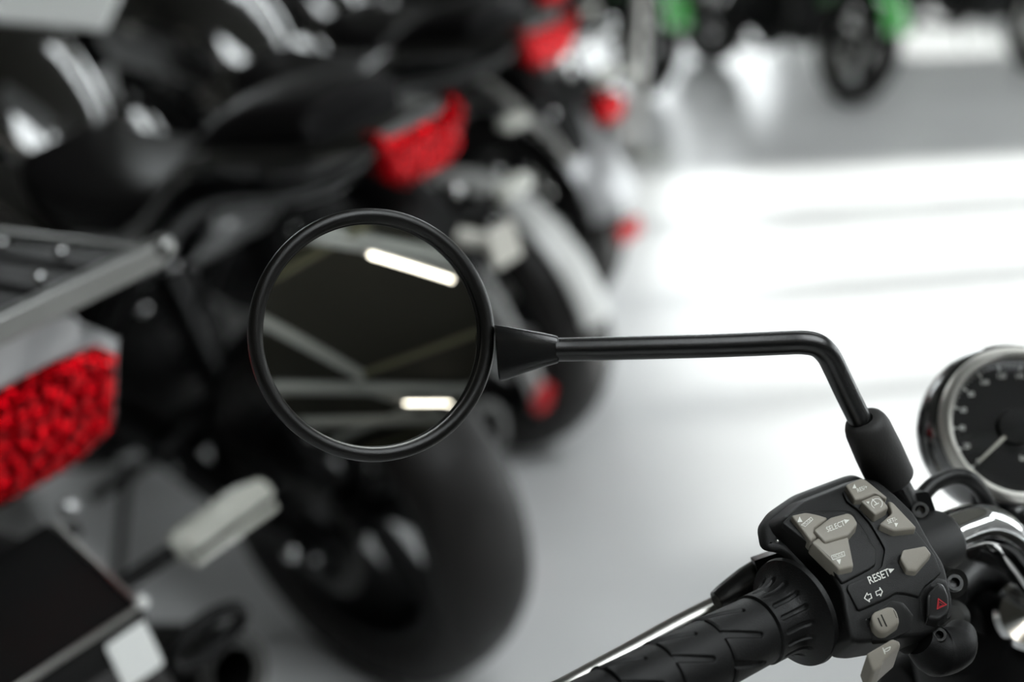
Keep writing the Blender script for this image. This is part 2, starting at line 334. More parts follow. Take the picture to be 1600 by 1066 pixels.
def motorcycle(x, y, head, lean, label, paint='black_paint', R=.32, style='naked', seat_h=.80, tail=(.22, .95), group='motorcycles parked in the row on the left', rim='dark_metal', cat='motorcycle', rack=False, front_paint=None, guard=(35, 118, 'black_plastic')):
    """head: compass of travel measured as an angle from -X towards +Y; lean towards its own left (side stand)"""
    rt = empty('motorcycle', (x, y, 0.0), (-R_(lean), 0, PI - R_(head)), label, cat, group)
    tx, tz = -tail[0], tail[1]; hwR = .09
    wheel(rt, 0, R, hwR, 'rear', rim)
    fp = front_paint or paint
    wb = 1.44; Rf = .305
    wheel(rt, wb, Rf, .06, 'front', rim)
    disc(rt, 0, .102, R, .105, 'sprocket', 'grey_metal', 1); disc(rt, 0, -.09, R, .11, 'rear_brake_disc', 'brushed')
    disc(rt, wb, .075, Rf, .15, 'front_brake_disc', 'brushed'); disc(rt, wb, -.075, Rf, .15, 'front_brake_disc', 'brushed')
    m = M()
    m.tube([(0, .102, R + .105), (.55, .1, .43)], .006, 8); m.tube([(0, .102, R - .105), (.55, .1, .34)], .006, 8)
    obj('chain', m, 'dark_metal', rt)
    m = M()
    for s in (1, -1):
        m.loft([(-.06, R, .014, .026, 4, s * .125), (.02, R, .018, .036, 4, s * .125), (.25, R + .03, .02, .034, 4, s * .12), (.55, R + .09, .024, .04, 4, s * .10)])
        m.lathe((0, s * .125, R), (0, s, 0), [(0, .03), (.016, .028), (.018, .018), (.026, .016), (.027, .001)], 20)
    m.box((.36, 0, R + .06), (.03, .11, .03)); obj('swingarm', m, 'engine_black', rt, bev=.003)
    for p_, r_ in ([] if rack else [((tx - .03, -.04, tz - .11), .009), ((tx - .05, .045, tz - .16), .008)]) + [((0, .152, R), .013), ((-.045, .142, R), .006), ((.3, .142, R + .05), .008), ((.56, .13, .42), .012), ((.42, .16, .52), .008), ((.30, .12, .66), .009), ((.12, .155, .79), .007), ((-.02, .14, .88), .007), ((.60, .235, .46), .009), ((.72, .235, .40), .007), ((-.08, -.155, tz - .08), .008), ((-.16, .10, .62), .008), ((.05, -.15, .60), .010), ((-.02, -.152, R), .014)]:
        obj('bolt', M().sphere(p_, r_, n=8), 'chrome', rt)  # chrome spheres, some added to give small blurred glints
    # engine, frame
    m = M(); m.loft([(.52, .40, .11, .10, 4), (.60, .42, .17, .16, 5), (.78, .40, .19, .17, 5), (.95, .38, .17, .14, 5), (1.02, .38, .12, .10, 4)])
    for s in (1, -1):
        m.lathe((.70, s * .18, .38), (0, s, 0), [(0, .10), (.025, .098), (.04, .085), (.045, .03), (.046, .001)], 30)
        m.lathe((.90, s * .16, .36), (0, s, 0), [(0, .07), (.03, .065), (.035, .02), (.036, .001)], 26)
    for k in range(9): m.box((.86 + .008 * k, 0, .53 + .022 * k), (.10, .19, .005), Matrix.Rotation(R_(20), 3, 'Y'))
    m.box((.89, 0, .62), (.085, .165, .11), Matrix.Rotation(R_(20), 3, 'Y')); obj('engine', m, 'engine_black', rt, bev=.002)
    m = M()
    for s in (1, -1):
        m.tube([(1.18, s * .04, .93), (1.0, s * .13, .80), (.72, s * .15, .70), (.56, s * .13, .50), (.54, s * .11, .36)], .021, 12, sm=4)
        m.tube([(1.17, s * .04, .86), (1.08, s * .11, .60), (1.0, s * .12, .38), (.8, s * .12, .22), (.58, s * .11, .28)], .016, 12, sm=4)
        m.tube([(.66, s * .12, .70), (.30, s * .09, tz - .2), (tx + .2, s * .07, tz - .1)], .013, 10, sm=4)
        m.tube([(.56, s * .12, .46), (.25, s * .09, tz - .22)], .011, 10)
    obj('frame', m, 'dark_metal', rt)
    m = M(); m.tube([(.33, 0, R + .1), (.47, 0, tz - .24)], .022, 14)
    for k in range(8): m.lathe((.33 + .014 * k + .01, 0, R + .12 + .022 * k), (.14, 0, .24), [(-.004, .024), (0, .036), (.004, .024)], 18)
    obj('shock_absorber', m, 'dark_metal', rt)
    m = M(); m.tube([(.98, -.14, .58), (1.05, -.17, .36), (.9, -.19, .2), (.45, -.17, .19), (.2, -.19, .27)], .021, 14, sm=5)
    m.lathe((.25, -.19, .25), (-.36, -.03, .13), [(0, .025), (.03, .05), (.30, .055), (.36, .048), (.362, .03), (.30, .028)], 28)
    obj('exhaust', m, 'grey_metal' if style != 'classic' else 'chrome', rt)
    m = M(); m.tube([(.50, .12, .30), (.42, .3, .03)], .009, 10); m.box((.42, .31, .026), (.035, .02, .005)); obj('side_stand', m, 'dark_metal', rt)
    for s in (1, -1):
        obj('footpeg', M().tube([(.42, s * .12, .33), (.40, s * .25, .34)], .011, 10), 'dark_metal', rt); obj('footpeg', M().tube([(.25, s * .10, .46), (.20, s * .22, .47)], .010, 10), 'dark_metal', rt)
    # tank, seat, tail
    m = M(); th = 1.03 if style != 'classic' else .98
    m.loft([(.58, seat_h - .02, .075, .06, 3), (.66, .84, .125, .10, 2.8), (.78, .90, .165, .125, 2.6), (.95, th - .115, .175, .125, 2.6), (1.08, th - .12, .14, .10, 2.6), (1.16, th - .15, .07, .06, 2.6)])
    m.lathe((.95, 0, th + .002), (-.1, 0, 1), [(-.004, .045), (.008, .042), (.012, .03), (.0125, .001)], 26)
    obj('fuel_tank', m, paint, rt)
    m = M(); m.loft([(.62, .80, .19, .07, 3), (.5, .72, .16, .06, 3), (.40, .70, .11, .05, 3)], sm=4); obj('side_cover', m, paint, rt)
    m = M()
    m.loft([(.66, seat_h + .055, .08, .035, 2.6), (.58, seat_h + .02, .12, .045, 2.6), (.40, seat_h + .01, .15, .048, 2.8), (.22, seat_h + .035, .145, .05, 2.8), (.16, seat_h + .07, .125, .05, 2.8), (.0, tz - .03 if style != 'classic' else seat_h + .05, .11, .045, 2.8), (tx + .1, tz + .0 if style != 'classic' else seat_h + .04, .085, .035, 2.6)])
    obj('seat', m, 'seat_vinyl', rt)
    m = M()
    if style == 'classic':
        m.loft([(.45, seat_h - .06, .12, .05, 3), (.1, seat_h - .04, .12, .045, 3), (tx + .05, seat_h - .02, .09, .04, 3), (tx, seat_h - .01, .05, .03, 3)])
    else:
        m.loft([(.50, seat_h - .07, .13, .06, 3.2), (.25, seat_h - .02, .15, .07, 3.2), (.05, tz - .10, .145, .06, 3.2), (tx + .12, tz - .06, .125, .05, 3), (tx + .02, tz - .028, .10, .035, 3), (tx - .02, tz - .01, .085, .02, 2.6)])
    obj('tail_fairing', m, 'silver_paint' if rack else paint, rt)
    # mudguard arc at the rear
    def arc(a0, a1, r, hw, yc=0, xx=0, zz=R, t=.006):
        mm = M(); vs = []; fs = []; n = 26; k = 9
        for q in (0, 1):
            for i in range(n + 1):
                a = R_(a0 + (a1 - a0) * i / n)
                for j in range(k):
                    u = -1 + 2 * j / (k - 1); ro = r - q * t - .26 * hw * u * u
                    vs.append((xx + ro * cos(a), yc + hw * u, zz + ro * sin(a)))
        N = (n + 1) * k
        for i in range(n):
            for j in range(k - 1):
                b = i * k + j; fs += [(b, b + 1, b + k + 1, b + k), (N + b, N + b + k, N + b + k + 1, N + b + 1)]
            b = i * k; fs += [(b, b + k, N + b + k, N + b), (b + k - 1, N + b + k - 1, N + b + 2 * k - 1, b + 2 * k - 1)]
        for j in range(k - 1): fs += [(j, N + j, N + j + 1, j + 1), (n * k + j, n * k + j + 1, N + n * k + j + 1, N + n * k + j)]
        return mm.add(vs, fs)
    if style == 'classic':
        obj('rear_mudguard', arc(40, 168, R + .045, .095), 'silver_paint', rt)
        m = M(); m.prism(rounded([(-.045, -.025), (.045, -.025), (.045, .025), (-.045, .025)], .008), (-(R + .04), 0, R + .02), (0, 1, 0), (0, 0, 1), (-1, 0, 0), .016, .003); obj('reflector', m, 'red_lens', rt)
    else:
        obj('rear_mudguard', arc(*guard[:2], R + .025, .040), guard[2], rt)
    obj('front_mudguard', arc(15, 150, Rf + .035, .075, 0, wb, Rf), fp, rt)
    # fork, headlight, bars
    m = M()
    for s in (1, -1):
        m.tube([(wb, s * .1, Rf), (1.33, s * .1, .62)], .03, 16); m.tube([(1.33, s * .1, .62), (1.20, s * .1, .98)], .022, 16)
    m.box((1.21, 0, .96), (.05, .13, .018)); m.box((1.26, 0, .80), (.05, .13, .02)); m.tube([(wb, .12, Rf), (wb, -.12, Rf)], .014, 12)
    obj('front_fork', m, 'dark_metal' if style != 'classic' else 'brushed', rt, bev=.002)
    m = M(); m.loft([(1.26, .88, .06, .06, 2), (1.32, .88, .095, .09, 2.2), (1.40, .87, .09, .085, 2.2), (1.425, .87, .07, .065, 2)]); h = obj('headlight', m, fp, rt)
    m = M(); m.lathe((1.40, 0, .87), (1, 0, 0), [(.02, .065), (.035, .045), (.04, .001)], 30); obj('headlight_lens', m, 'clear_lens', h)
    m = M()
    m.tube([(1.02, .37, 1.0), (1.10, .25, 1.06), (1.18, .10, 1.03), (1.18, -.10, 1.03), (1.10, -.25, 1.06), (1.02, -.37, 1.0)], .011, 12, sm=5); obj('handlebar', m, 'dark_metal', rt)
    for s in (1, -1):
        m = M(); m.tube([(1.06, s * .30, 1.03), (1.0, s * .40, .98)], .017, 14); obj('grip', m, 'rubber', rt)
        m = M(); m.tube([(1.10, s * .25, 1.06), (1.12, s * .28, 1.18), (1.12, s * .36, 1.24)], .006, 10, sm=4); m.lathe((1.12, s * .40, 1.25), (-1, 0, 0), [(-.03, .001), (-.028, .03), (-.01, .055), (.004, .056), (.004, .05)], 26); q = obj('mirror', m, 'satin_black', rt)
        m = M(); m.lathe((1.12, s * .40, 1.25), (-1, 0, 0), [(.002, .051), (.003, .001)], 26); obj('mirror_glass', m, 'mirror_glass', q)
    # tail light and plate hanger
    if style == 'classic':
        lx, lz = -(R * .72 + .09), R + .36
        m = M(); m.loft([(lx + .06, lz, .03, .025, 3), (lx, lz, .04, .035, 3)]); obj('tail_light_bracket', m, 'chrome', rt)
        m = M(); m.loft([(lx, lz, .055, .04, 2.6), (lx - .035, lz, .05, .035, 2.6), (lx - .045, lz, .03, .02, 2.4)]); obj('tail_light', m, 'red_lens', rt)
        sz, sx = lz + .03, lx + .05
    elif rack:
        lx, lz = tx - .012, tz - .075
        poly = [(a_ * .80, b_ * .80) for a_, b_ in [(-.135, .035), (-.12, .052), (-.05, .060), (.05, .060), (.12, .052), (.135, .035), (.105, -.045), (.05, -.062), (-.05, -.062), (-.105, -.045)]]
        m = M(); m.prism([(a * 1.12, b * 1.13) for a, b in poly], (lx + .05, 0, lz), (0, 1, 0), (0, 0, 1), (-1, 0, 0), .055, .006); obj('tail_light_bezel', m, 'silver_paint', rt)
        m = M(); m.prism(poly, (lx + .01, 0, lz), (0, 1, 0), (0, 0, 1), (-.99, 0, -.12), .035, .012); obj('tail_light', m, 'red_lens', rt)
        sz, sx = lz - .215, lx + .04
    else:
        lx, lz = tx - .02, tz - .035
        poly = [(-.078, .050), (-.045, .030), (.045, .030), (.078, .050), (.070, -.02), (.038, -.040), (-.038, -.040), (-.070, -.02)]
        m = M(); m.prism(rounded(poly, .01), (lx + .02, 0, lz), (0, 1, 0), (0, 0, 1), (-.98, 0, -.1), .035, .012); obj('tail_light', m, 'red_lens', rt)
        sz, sx = lz - .12, lx + .02
    m = M()
    hx = -(R + .10)
    if rack: m.loft([(sx + .16, sz + .09, .05, .03, 3), (sx + .02, sz + .02, .055, .025, 3), (sx - .05, sz - .07, .05, .02, 3), (hx, sz - .18, .045, .018, 3), (hx - .01, sz - .26, .04, .012, 3)])
    else: m.loft([(sx + .16, sz + .09, .05, .03, 3), (sx + .02, sz + .02, .05, .025, 3), (sx - .04, sz - .03, .04, .02, 3), (sx - .07, sz - .09, .03, .012, 3)]); obj('plate_hanger', m, 'black_plastic', rt)
    if rack: m = M(); m.prism(rounded([(-.075, -.05), (.075, -.05), (.075, .05), (-.075, .05)], .008), (hx - .015, 0, sz - .17), (0, 1, 0), (.2, 0, .98), (-.98, 0, .2), .003); obj('licence_plate', m, 'plate', rt)
    for s in (1, -1):
        m = M(); m.tube([(sx - .02, s * .04, sz), (sx - .03, s * (.125 if rack else .11), sz + .008)], .009, 12); t = obj('turn_signal', m, 'black_plastic', rt)
        m = M(); L = [(.115, .010), (.125, .018), (.20, .019), (.232, .012), (.236, .003)] if rack else [(.105, .010), (.112, .016), (.155, .017), (.170, .011), (.173, .003)]
        vs = []; fs = []; n = 16
        for yy, r in L: vs += [(sx - .035 + r * 1.25 * cos(2 * PI * k / n), s * yy, sz + .01 + .05 * (yy - .115) + r * .9 * sin(2 * PI * k / n)) for k in range(n)]
        for i in range(len(L) - 1): fs += [(i * n + k, i * n + (k + 1) % n, (i + 1) * n + (k + 1) % n, (i + 1) * n + k) for k in range(n)]
        fs += [tuple(range(n)), tuple((len(L) - 1) * n + k for k in range(n))]; m.add(vs, fs)
        if rack:
            for q in (-.009, .009): m.bar((sx - .035 - .019, s * .122, sz + .010 + q), (sx - .035 - .019, s * .226, sz + .016 + q), .012, .007, mi=0)
            m.bar((sx - .035 - .0235, s * .124, sz + .0105), (sx - .035 - .0235, s * .222, sz + .0155), .004, .004, mi=1)
        obj('lens', m, ['clear_lens', 'engine_black'], t)
    if rack:
        m = M(); z0 = tz + .035; xa, xb = tx - .05, tx + .27; W = .15; sl_ = -.10
        zz = lambda q: z0 + (q - xa) * sl_
        m.bar((xa, -W - .01, zz(xa)), (xa, W + .01, zz(xa)), .016, .024); m.bar((xb, -W * .8, zz(xb)), (xb, W * .8, zz(xb)), .016, .02)
        for s in (1, -1): m.tube([(xa, s * W, zz(xa)), (xb, s * W * .8, zz(xb)), (xb + .08, s * .09, zz(xb) - .05)], .009, 12, sm=3)
        m.sphere((xa - .004, -W - .014, zz(xa) + .004), .011, n=8); m.sphere((xa - .004, W + .014, zz(xa) + .004), .011, n=8)
        m.bar((xa + .06, .07, zz(xa) - .01), (xa + .12, .07, tz - .05), .02, .02); m.bar((xa + .06, -.07, zz(xa) - .01), (xa + .12, -.07, tz - .05), .02, .02)
        k_ = obj('luggage_rack', m, 'rail_metal', rt, bev=.003)
        for i in range(6):
            yy = -W + .028 + i * (2 * W - .056) / 5; m = M(); m.bar((xa + .012, yy, zz(xa + .012) + .003), (xb - .008, yy * .85, zz(xb) + .003), .034, .010);
            for q in ((.05, .14, .23) if i % 2 else (.09, .19)): m.sphere((xa + q, yy * (1 - .12 * q / .3), zz(xa + q) + .008), .0055, n=6, mi=1)
            obj('slat', m, ['black_plastic', 'chrome'], k_)
    return rt

HEAD = 42; LEAN = 11
b0 = motorcycle(-.49, 1.40, HEAD, LEAN, 'black motorcycle with luggage rack and large red tail light, nearest of the parked row', rack=True, tail=(.22, .95))
b1 = motorcycle(-.20, 2.12, HEAD, LEAN, 'black motorcycle behind the round mirror, with a wing-shaped red tail light', tail=(.26, 1.015))
b2 = motorcycle(-.015, 3.05, HEAD, LEAN, 'black motorcycle second beyond the mirror, rear wheel guard paled as if sunlit', tail=(.26, 1.015), guard=(75, 168, 'lit_pale_paint'))
b3 = motorcycle(.08, 3.95, HEAD, LEAN, 'motorcycle with silver rear mudguard and small red reflector, right behind the others', style='classic')
b4 = motorcycle(.10, 5.0, HEAD + 4, LEAN, 'dark motorcycle half hidden at the top, beyond the one with the silver mudguard', tail=(.2, .9), rim='brushed')
for s_ in (1, -1): obj('grab_rail', M().tube([(.10, s_ * .13, .80), (-.10, s_ * .135, .84), (-.28, s_ * .12, .86), (-.33, 0, .865)], .012, 14, sm=4), 'chrome', b3)
for s_ in (1, -1): obj('mudguard_strut', M().tube([(-.02, s_ * .13, .78), (-.30, s_ * .11, .56)], .014, 12), 'brushed', b3)
# guard arm of the third bike, its paint paled to look sunlit
m = M(); R = .32
pts, _ = spline([Vector(q) for q in ((.04, .105, .555), (-.03, .105, .54), (-.10, .105, .49), (-.16, .105, .40), (-.205, .105, .30), (-.235, .105, .235))], [1] * 6, 4)
for a, b in zip(pts[:-1], pts[1:]): m.bar(a, b, .012, .045, up=Vector((0, 1, 0)).cross(b - a).normalized())
ga = obj('mudguard_arm', m, 'lit_pale_paint', b2)
m = M(); m.prism(rounded([(-.048, -.030), (.048, -.030), (.048, .030), (-.048, .030)], .006), (-.235, .080, .240), (0, 1, 0), (-.35, 0, .93), (-.93, 0, -.35), .02, .003); obj('reflector', m, 'red_reflector', b2)
m = M(); m.prism(rounded([(-.026, -.026), (.026, -.026), (.026, .026), (-.026, .026)], .006), (-.35, -.05, .835), (0, 1, 0), (.2, 0, .98), (-.98, 0, .2), .006); m.bar((-.30, -.02, .85), (-.345, -.05, .835), .03, .012); obj('plate_bracket', m, 'plate', b1)
m = M(); m.prism(rounded([(-.020, -.024), (.020, -.024), (.020, .024), (-.020, .024)], .004), (-.345, .01, .69), (0, 1, 0), (.25, 0, .97), (-.97, 0, .25), .004); obj('bracket_sticker', m, 'white_panel', b0)
m = M(); m.bar((-.20, .06, .74), (-.34, .06, .70), .15, .05); obj('plate_bracket', m, 'black_plastic', b0, bev=.006)
m = M(); m.tube([(-.345, .132, .728), (-.345, -.01, .728), (-.22, -.014, .765)], .003, 8); obj('bracket_edge', m, 'brushed', b0); obj('bolt', M().sphere((-.345, -.012, .730), .0065, n=8), 'lit_pale_paint', b0)  # pale bead added for the bright corner of the bracket
m = M(); m.tube([(-.32, -.075 + .042 * cos(R_(t)), .635 + .018 * sin(R_(t))) for t in range(0, 361, 20)], .008, 10); obj('cable_loop', m, 'black_plastic', b0)

# green bikes facing us across the aisle
g1 = motorcycle(1.18, 8.60, -112, 6, 'green-trimmed motorcycle facing us beside the grey floor, the one in the middle at top right', front_paint='green_paint', paint='green_paint', group='green motorcycles across the aisle')
g2 = motorcycle(.13, 8.80, -112, 6, 'green motorcycle with its front wheel turned, leftmost of the green ones at the top', front_paint='green_paint', paint='green_paint', group='green motorcycles across the aisle')
g3 = motorcycle(2.47, 9.54, -112, 6, 'green and black motorcycle cut off by the top right corner', front_paint='green_paint', paint='green_paint', group='green motorcycles across the aisle')
# white price card on the second bike
m = M(); m.prism(rounded([(-.10, -.055), (.10, -.055), (.10, .055), (-.10, .055)], .012), (0, 0, 0), (1, 0, 0), (0, 0, 1), (0, -1, 0), .006, .001)
card = obj('price_card', m, 'white_panel'); card.location = P(92, 2, 2.30); card.rotation_euler = (R_(-50), R_(3), R_(-12))
tag(card, 'blank white card standing on the tank of the second parked motorcycle', 'card')
m = M(); m.lathe((0, 0, 0), (0, 0, 1), [(0, .001), (0, .14), (.012, .14), (.02, .03), (.03, .022), (.75, .022), (.77, .034), (.80, .034), (.805, .001)], 28)
post = obj('barrier_post', m, 'brushed'); post.location = (.54, 6.05, 0); tag(post, 'slim pale metal post standing on the floor beyond the row of motorcycles', 'post')

# ------------------------------------------------------------------ ceiling lamps and beams (seen in the round mirror)
def beam(a, b, z, w_, h_, mt, n=[0]):
    n[0] += 1; m = M(); a = Vector((a[0], a[1], z)); b = Vector((b[0], b[1], z))
    for dz, ww, hh in ((h_ / 2, w_, .014), (0, .012, h_), (-h_ / 2, w_, .014)): m.bar(a + Vector((0, 0, dz)), b + Vector((0, 0, dz)), ww, hh)
    struct(f'trim_{n[0]}', m, mt)
for y, q in ((-3.98, .13), (-8.6, .19), (-10.6, .2), (-14.6, .2)): beam((X0, y), (X2, y - .4), ZC - .14, q, .2, 'beam_paint')
for a, b in (((-.9, -3.4), (6.9, -8.3)), ((8.6, -12.4), (10.5, -8.6)), ((6.9, -8.7), (10.9, -10.5))): beam(a, b, ZC - .12, .15, .14, 'beam_paint')
for a, b in (((6.9, -8.4), (10.2, -3.9)), ((3.25, -6.0), (4.2, -3.9)), ((6.6, -10.7), (8.2, -14.5)), ((10.0, -14.5), (12.5, -10.7))): beam(a, b, ZC - .05, .09, .08, 'beam_olive')
def tube_lamp(x, y, rz, label, L=1.62):
    t = empty('tube_lamp', (x, y, ZC - .44), (0, 0, rz), label, 'lamp', 'tube lamps under the roof beams')
    m = M(); m.box((0, 0, .055), (L / 2 + .06, .05, .03)); b_ = obj('lamp_housing', m, 'lamp_body', t, bev=.004)
    for s in (-1, 1): obj('hanger', M().tube([(s * .6, 0, .07), (s * .6, 0, .44)], .006, 8), 'lamp_body', t)
    m = M(); m.tube([(-L / 2, 0, .0), (L / 2, 0, .0)], .024, 16); obj('tube', m, 'tube_light', t)
tube_lamp(4.97, -4.17, -.15, 'bright tube lamp reflected in the upper part of the round mirror')
tube_lamp(9.12, -8.98, -.03, 'bright tube lamp reflected low in the round mirror at its right', 1.45)
tube_lamp(-.6, -4.0, 0, 'tube lamp under the roof beam behind the viewer, out of the mirror'); tube_lamp(-5, -4.0, 0, 'tube lamp under the roof beam far left behind the viewer')


# ------------------------------------------------------------------ foreground motorcycle
FB = empty('motorcycle', (.56, 1.12, 0), (0, 0, 0), 'black motorcycle in sharp focus at right with round mirror, beige buttons, grip and chrome gauge', 'motorcycle')
def fo(name, m, mats, parent=FB, **k):
    o = obj(name, m, mats, None, **k)
    o.parent = parent; o.matrix_parent_inverse = WINV[FB.name] if parent is FB else Matrix.Identity(4)
    return o

# --- mirror
MC = P(585, 523, .700)
v0 = (CAMLOC - MC).normalized()
MN = (Matrix.Rotation(R_(15.5), 3, CU) @ v0); MN = (Matrix.Rotation(R_(-4), 3, CR) @ MN).normalized()
RO, RG = .0625, .0552
m = M()
m.lathe(MC, MN, [(-.034, .001), (-.033, .018), (-.030, .036), (-.022, .052), (-.012, .0595), (-.004, RO - .0006), (.0005, RO - .0002)] +
    [(.0012 + .0036 * sin(R_(a)), RO - .0036 + .0036 * cos(R_(a))) for a in range(0, 181, 18)] + [(-.0012, RG + .0016), (-.0012, RG + .0006), (-.0004, RG + .0003), (-.0018, RG - .001)], 128)
mh = fo('mirror_housing', m, 'mirror_shell')
RC = 1.1
m = M(); m.lathe(MC, MN, [(-.0012 + (math.sqrt(RC * RC - r * r) - math.sqrt(RC * RC - RG * RG)), max(r, 1e-5)) for r in [RG * i / 16 for i in range(17)]][::-1], 128)
fo('mirror_glass', m, 'mirror_glass', mh)
# connector
m = M()
A = [(P(776, 552, .716), 45, 20), (P(790, 551, .714), 42.5, 19), (P(820, 549, .712), 34, 18), (P(850, 547, .711), 26.5, 17), (P(868, 546.5, .711), 22, 16), (P(873, 546.5, .711), 20, 15.5)]
vs = []; fs = []; n = 32; ax = (A[-1][0] - A[0][0]).normalized()
for k, (c, hh, dd) in enumerate(A):
    for i in range(n):
        t = 2 * PI * i / n; a_, b_ = cos(t), sin(t); e = 2 / 3.2
        q = Vector(CU) * (math.copysign(abs(b_) ** e, b_) * hh / FPX * .712) - ax * (0.10 if k < 2 else 0) * (b_ * hh / FPX * .7) + CF * (math.copysign(abs(a_) ** e, a_) * dd / FPX * .712); vs.append(c + q)
for j in range(len(A) - 1): fs += [(j * n + i, j * n + (i + 1) % n, (j + 1) * n + (i + 1) % n, (j + 1) * n + i) for i in range(n)]
fs += [tuple(range(n)), tuple((len(A) - 1) * n + i for i in range(n))]
m.add(vs, fs); fo('mirror_mount', m, 'satin_black', bev=.0008)
# stem
pts = [P(868, 546.5, .711), P(900, 546, .711), P(1000, 543.5, .710), P(1100, 541, .709), P(1180, 538, .708), P(1225, 536, .707), P(1255, 535.5, .706), P(1277, 540, .706), P(1293, 554, .708), P(1305, 576, .711), P(1320, 608, .716), P(1338, 645, .722), P(1360, 690, .73)]
m = M(); m.tube(pts, [18.6 / FPX * .709] * 4 + [18.8 / FPX * .709] * 9, 28, sm=6); fo('mirror_stem', m, 'satin_black')
bt0, bt1 = P(1352, 662, .724), P(1392, 748, .742); d = (bt1 - bt0); L = d.length
m = M(); u = FPX / .703
m.lathe(bt0, d, [(-.003, .0050), (-.003, .0080), (-.0018, .0100), (.001, .0112), (.004, .0118), (L * .5, .0124), (L - .001, .0124), (L, .0112), (L, .006)], 48)
fo('stem_boot', m, 'boot_rubber')
m = M(); m.tube([bt1 - d * .1, P(1424, 806, .756)], .0078, 28); m.lathe(P(1418, 796, .755), d, [(-.002, .0001), (-.002, .0092), (.006, .0092), (.0065, .0001)], 32); fo('stem_neck', m, 'satin_black')

# --- grip / switch frame
OC = P(1245, 955, .690)
AX = cdir(.811, .253, .527)
EW = (CAMLOC - OC).normalized(); EW = (EW - AX * EW.dot(AX)).normalized()
EV = AX.cross(EW)
if EV.dot(CU) > 0: EV = -EV
def uvw(u_, v_, w_): return OC + AX * u_ + EV * v_ + EW * w_
def Wf(u_, v_):
    return .0285 - .5 * (v_ - .002) ** 2 / .085
E2 = EW * cos(R_(33)) - EV * sin(R_(33))           # the way the buttons stand out of the face
def sup(u_, v_, h): return uvw(u_, v_, Wf(u_, v_)) + E2 * h
def px2uv(px, py, h=0., W=Wf):
    r = (P(px, py, 1) - CAMLOC).normalized(); ww = .02; c0 = CAMLOC - E2 * h
    for _ in range(12):
        t = ((OC + EW * ww) - c0).dot(EW) / r.dot(EW); q = c0 + r * t - OC; uu, vv = q.dot(AX), q.dot(EV); ww = W(uu, vv)
    return uu, vv
def solid(m, poly_px, h, bev=.0008, base=-.004, W=Wf, rnd=.0012, mi=0, shrink=0., umin=-1.):
    pl = [px2uv(a, b, h) for a, b in poly_px]; pl = [(max(a, umin if b > -.030 else umin - .009), b) for a, b in pl]; pl = rounded(pl, rnd, 4)
    if area2(pl) < 0: pl = pl[::-1]
    rings = [(pl, base)] + [(offset(pl, bev * (1 - cos(R_(a)))) if a else pl, h - bev + bev * sin(R_(a))) for a in (0, 30, 60, 90)]
    if shrink: rings[0] = (offset(pl, -shrink), base)
    n = len(pl); vs = []; fs = []
    up = sup if base > -.0135 else (lambda a, b, h_: uvw(a, b, W(a, b) + h_))
    for q, hh in rings: vs += [up(a, b, hh) for a, b in q]
    for j in range(len(rings) - 1): fs += [(j * n + i, j * n + (i + 1) % n, (j + 1) * n + (i + 1) % n, (j + 1) * n + i) for i in range(n)]
    top = rings[-1][0]; xs = [a for a, b in top]; ys = [b for a, b in top]; st = max(.0022, (max(xs) - min(xs)) / 22)
    pts = [Vector(a) for a in top]; ed = [(i, (i + 1) % n) for i in range(n)]
    gx = min(xs) + st
    def inside(x, y):
        c = False
        for i in range(n):
            (x1, y1), (x2, y2) = top[i], top[(i + 1) % n]
            if (y1 > y) != (y2 > y) and x < (x2 - x1) * (y - y1) / (y2 - y1) + x1: c = not c
        return c
    ins = offset(top, st * .45)
    while gx < max(xs):
        gy = min(ys) + st
        while gy < max(ys):
            if inside(gx, gy) and min((Vector(a) - Vector((gx, gy))).length for a in top) > st * .5: pts.append(Vector((gx, gy)))
            gy += st
        gx += st
    r = delaunay_2d_cdt(pts, ed, [], 1, 1e-7)
    m.add(vs, fs, mi); m.add([up(a.x, a.y, h) for a in r[0]], r[2], mi)
    return m
def decal(m, polys, faces, h, mi=1, W=Wf):           # polys: px points -> mapped to the surface
    vs = []
    for a, b in polys:
        uu, vv = px2uv(a, b, h); vs.append(sup(uu, vv, h + .00022))
    m.add(vs, faces, mi)
def text_px(body, cx, cy, hgt, ang, sx=.8, bold=0.):  # 2D glyph mesh in photo pixels
    c = D.curves.new('t', 'FONT'); c.body = body; c.align_x = 'CENTER'; c.align_y = 'CENTER'; c.offset = bold; c.resolution_u = 3
    o = D.objects.new('t', c); COL.objects.link(o); dg = bpy.context.evaluated_depsgraph_get(); me = D.meshes.new_from_object(o.evaluated_get(dg))
    vs = []; k = hgt / .72; ca, sa = cos(R_(ang)), sin(R_(ang))
    for v in me.vertices:
        x, y = v.co.x * k * sx, v.co.y * k
        vs.append((cx + x * ca - y * sa * 1, cy - (x * sa + y * ca)))
    fs = [tuple(p.vertices) for p in me.polygons]
    D.objects.remove(o); D.curves.remove(c); D.meshes.remove(me); return vs, fs
def shp(pts, fs, cx, cy, s, ang):
    ca, sa = cos(R_(ang)), sin(R_(ang)); return [(cx + (x * ca - y * sa) * s, cy - (x * sa + y * ca) * s) for x, y in pts], fs
def tri(cx, cy, s, ang): return shp([(-.5, -.5), (-.5, .5), (.6, 0)], [(0, 1, 2)], cx, cy, s, ang)
def frame_lines(pts, wd, closed=True):               # stroked polyline in px
    vs = []; fs = []; n = len(pts)
    for i in range(n if closed else n - 1):
        a = Vector(pts[i]); b = Vector(pts[(i + 1) % n]); d_ = (b - a).normalized(); q = Vector((-d_.y, d_.x)) * wd / 2; e = d_ * wd / 2; k = len(vs)
        vs += [tuple(a - e + q), tuple(b + e + q), tuple(b + e - q), tuple(a - e - q)]; fs.append((k, k + 1, k + 2, k + 3))
    return vs, fs
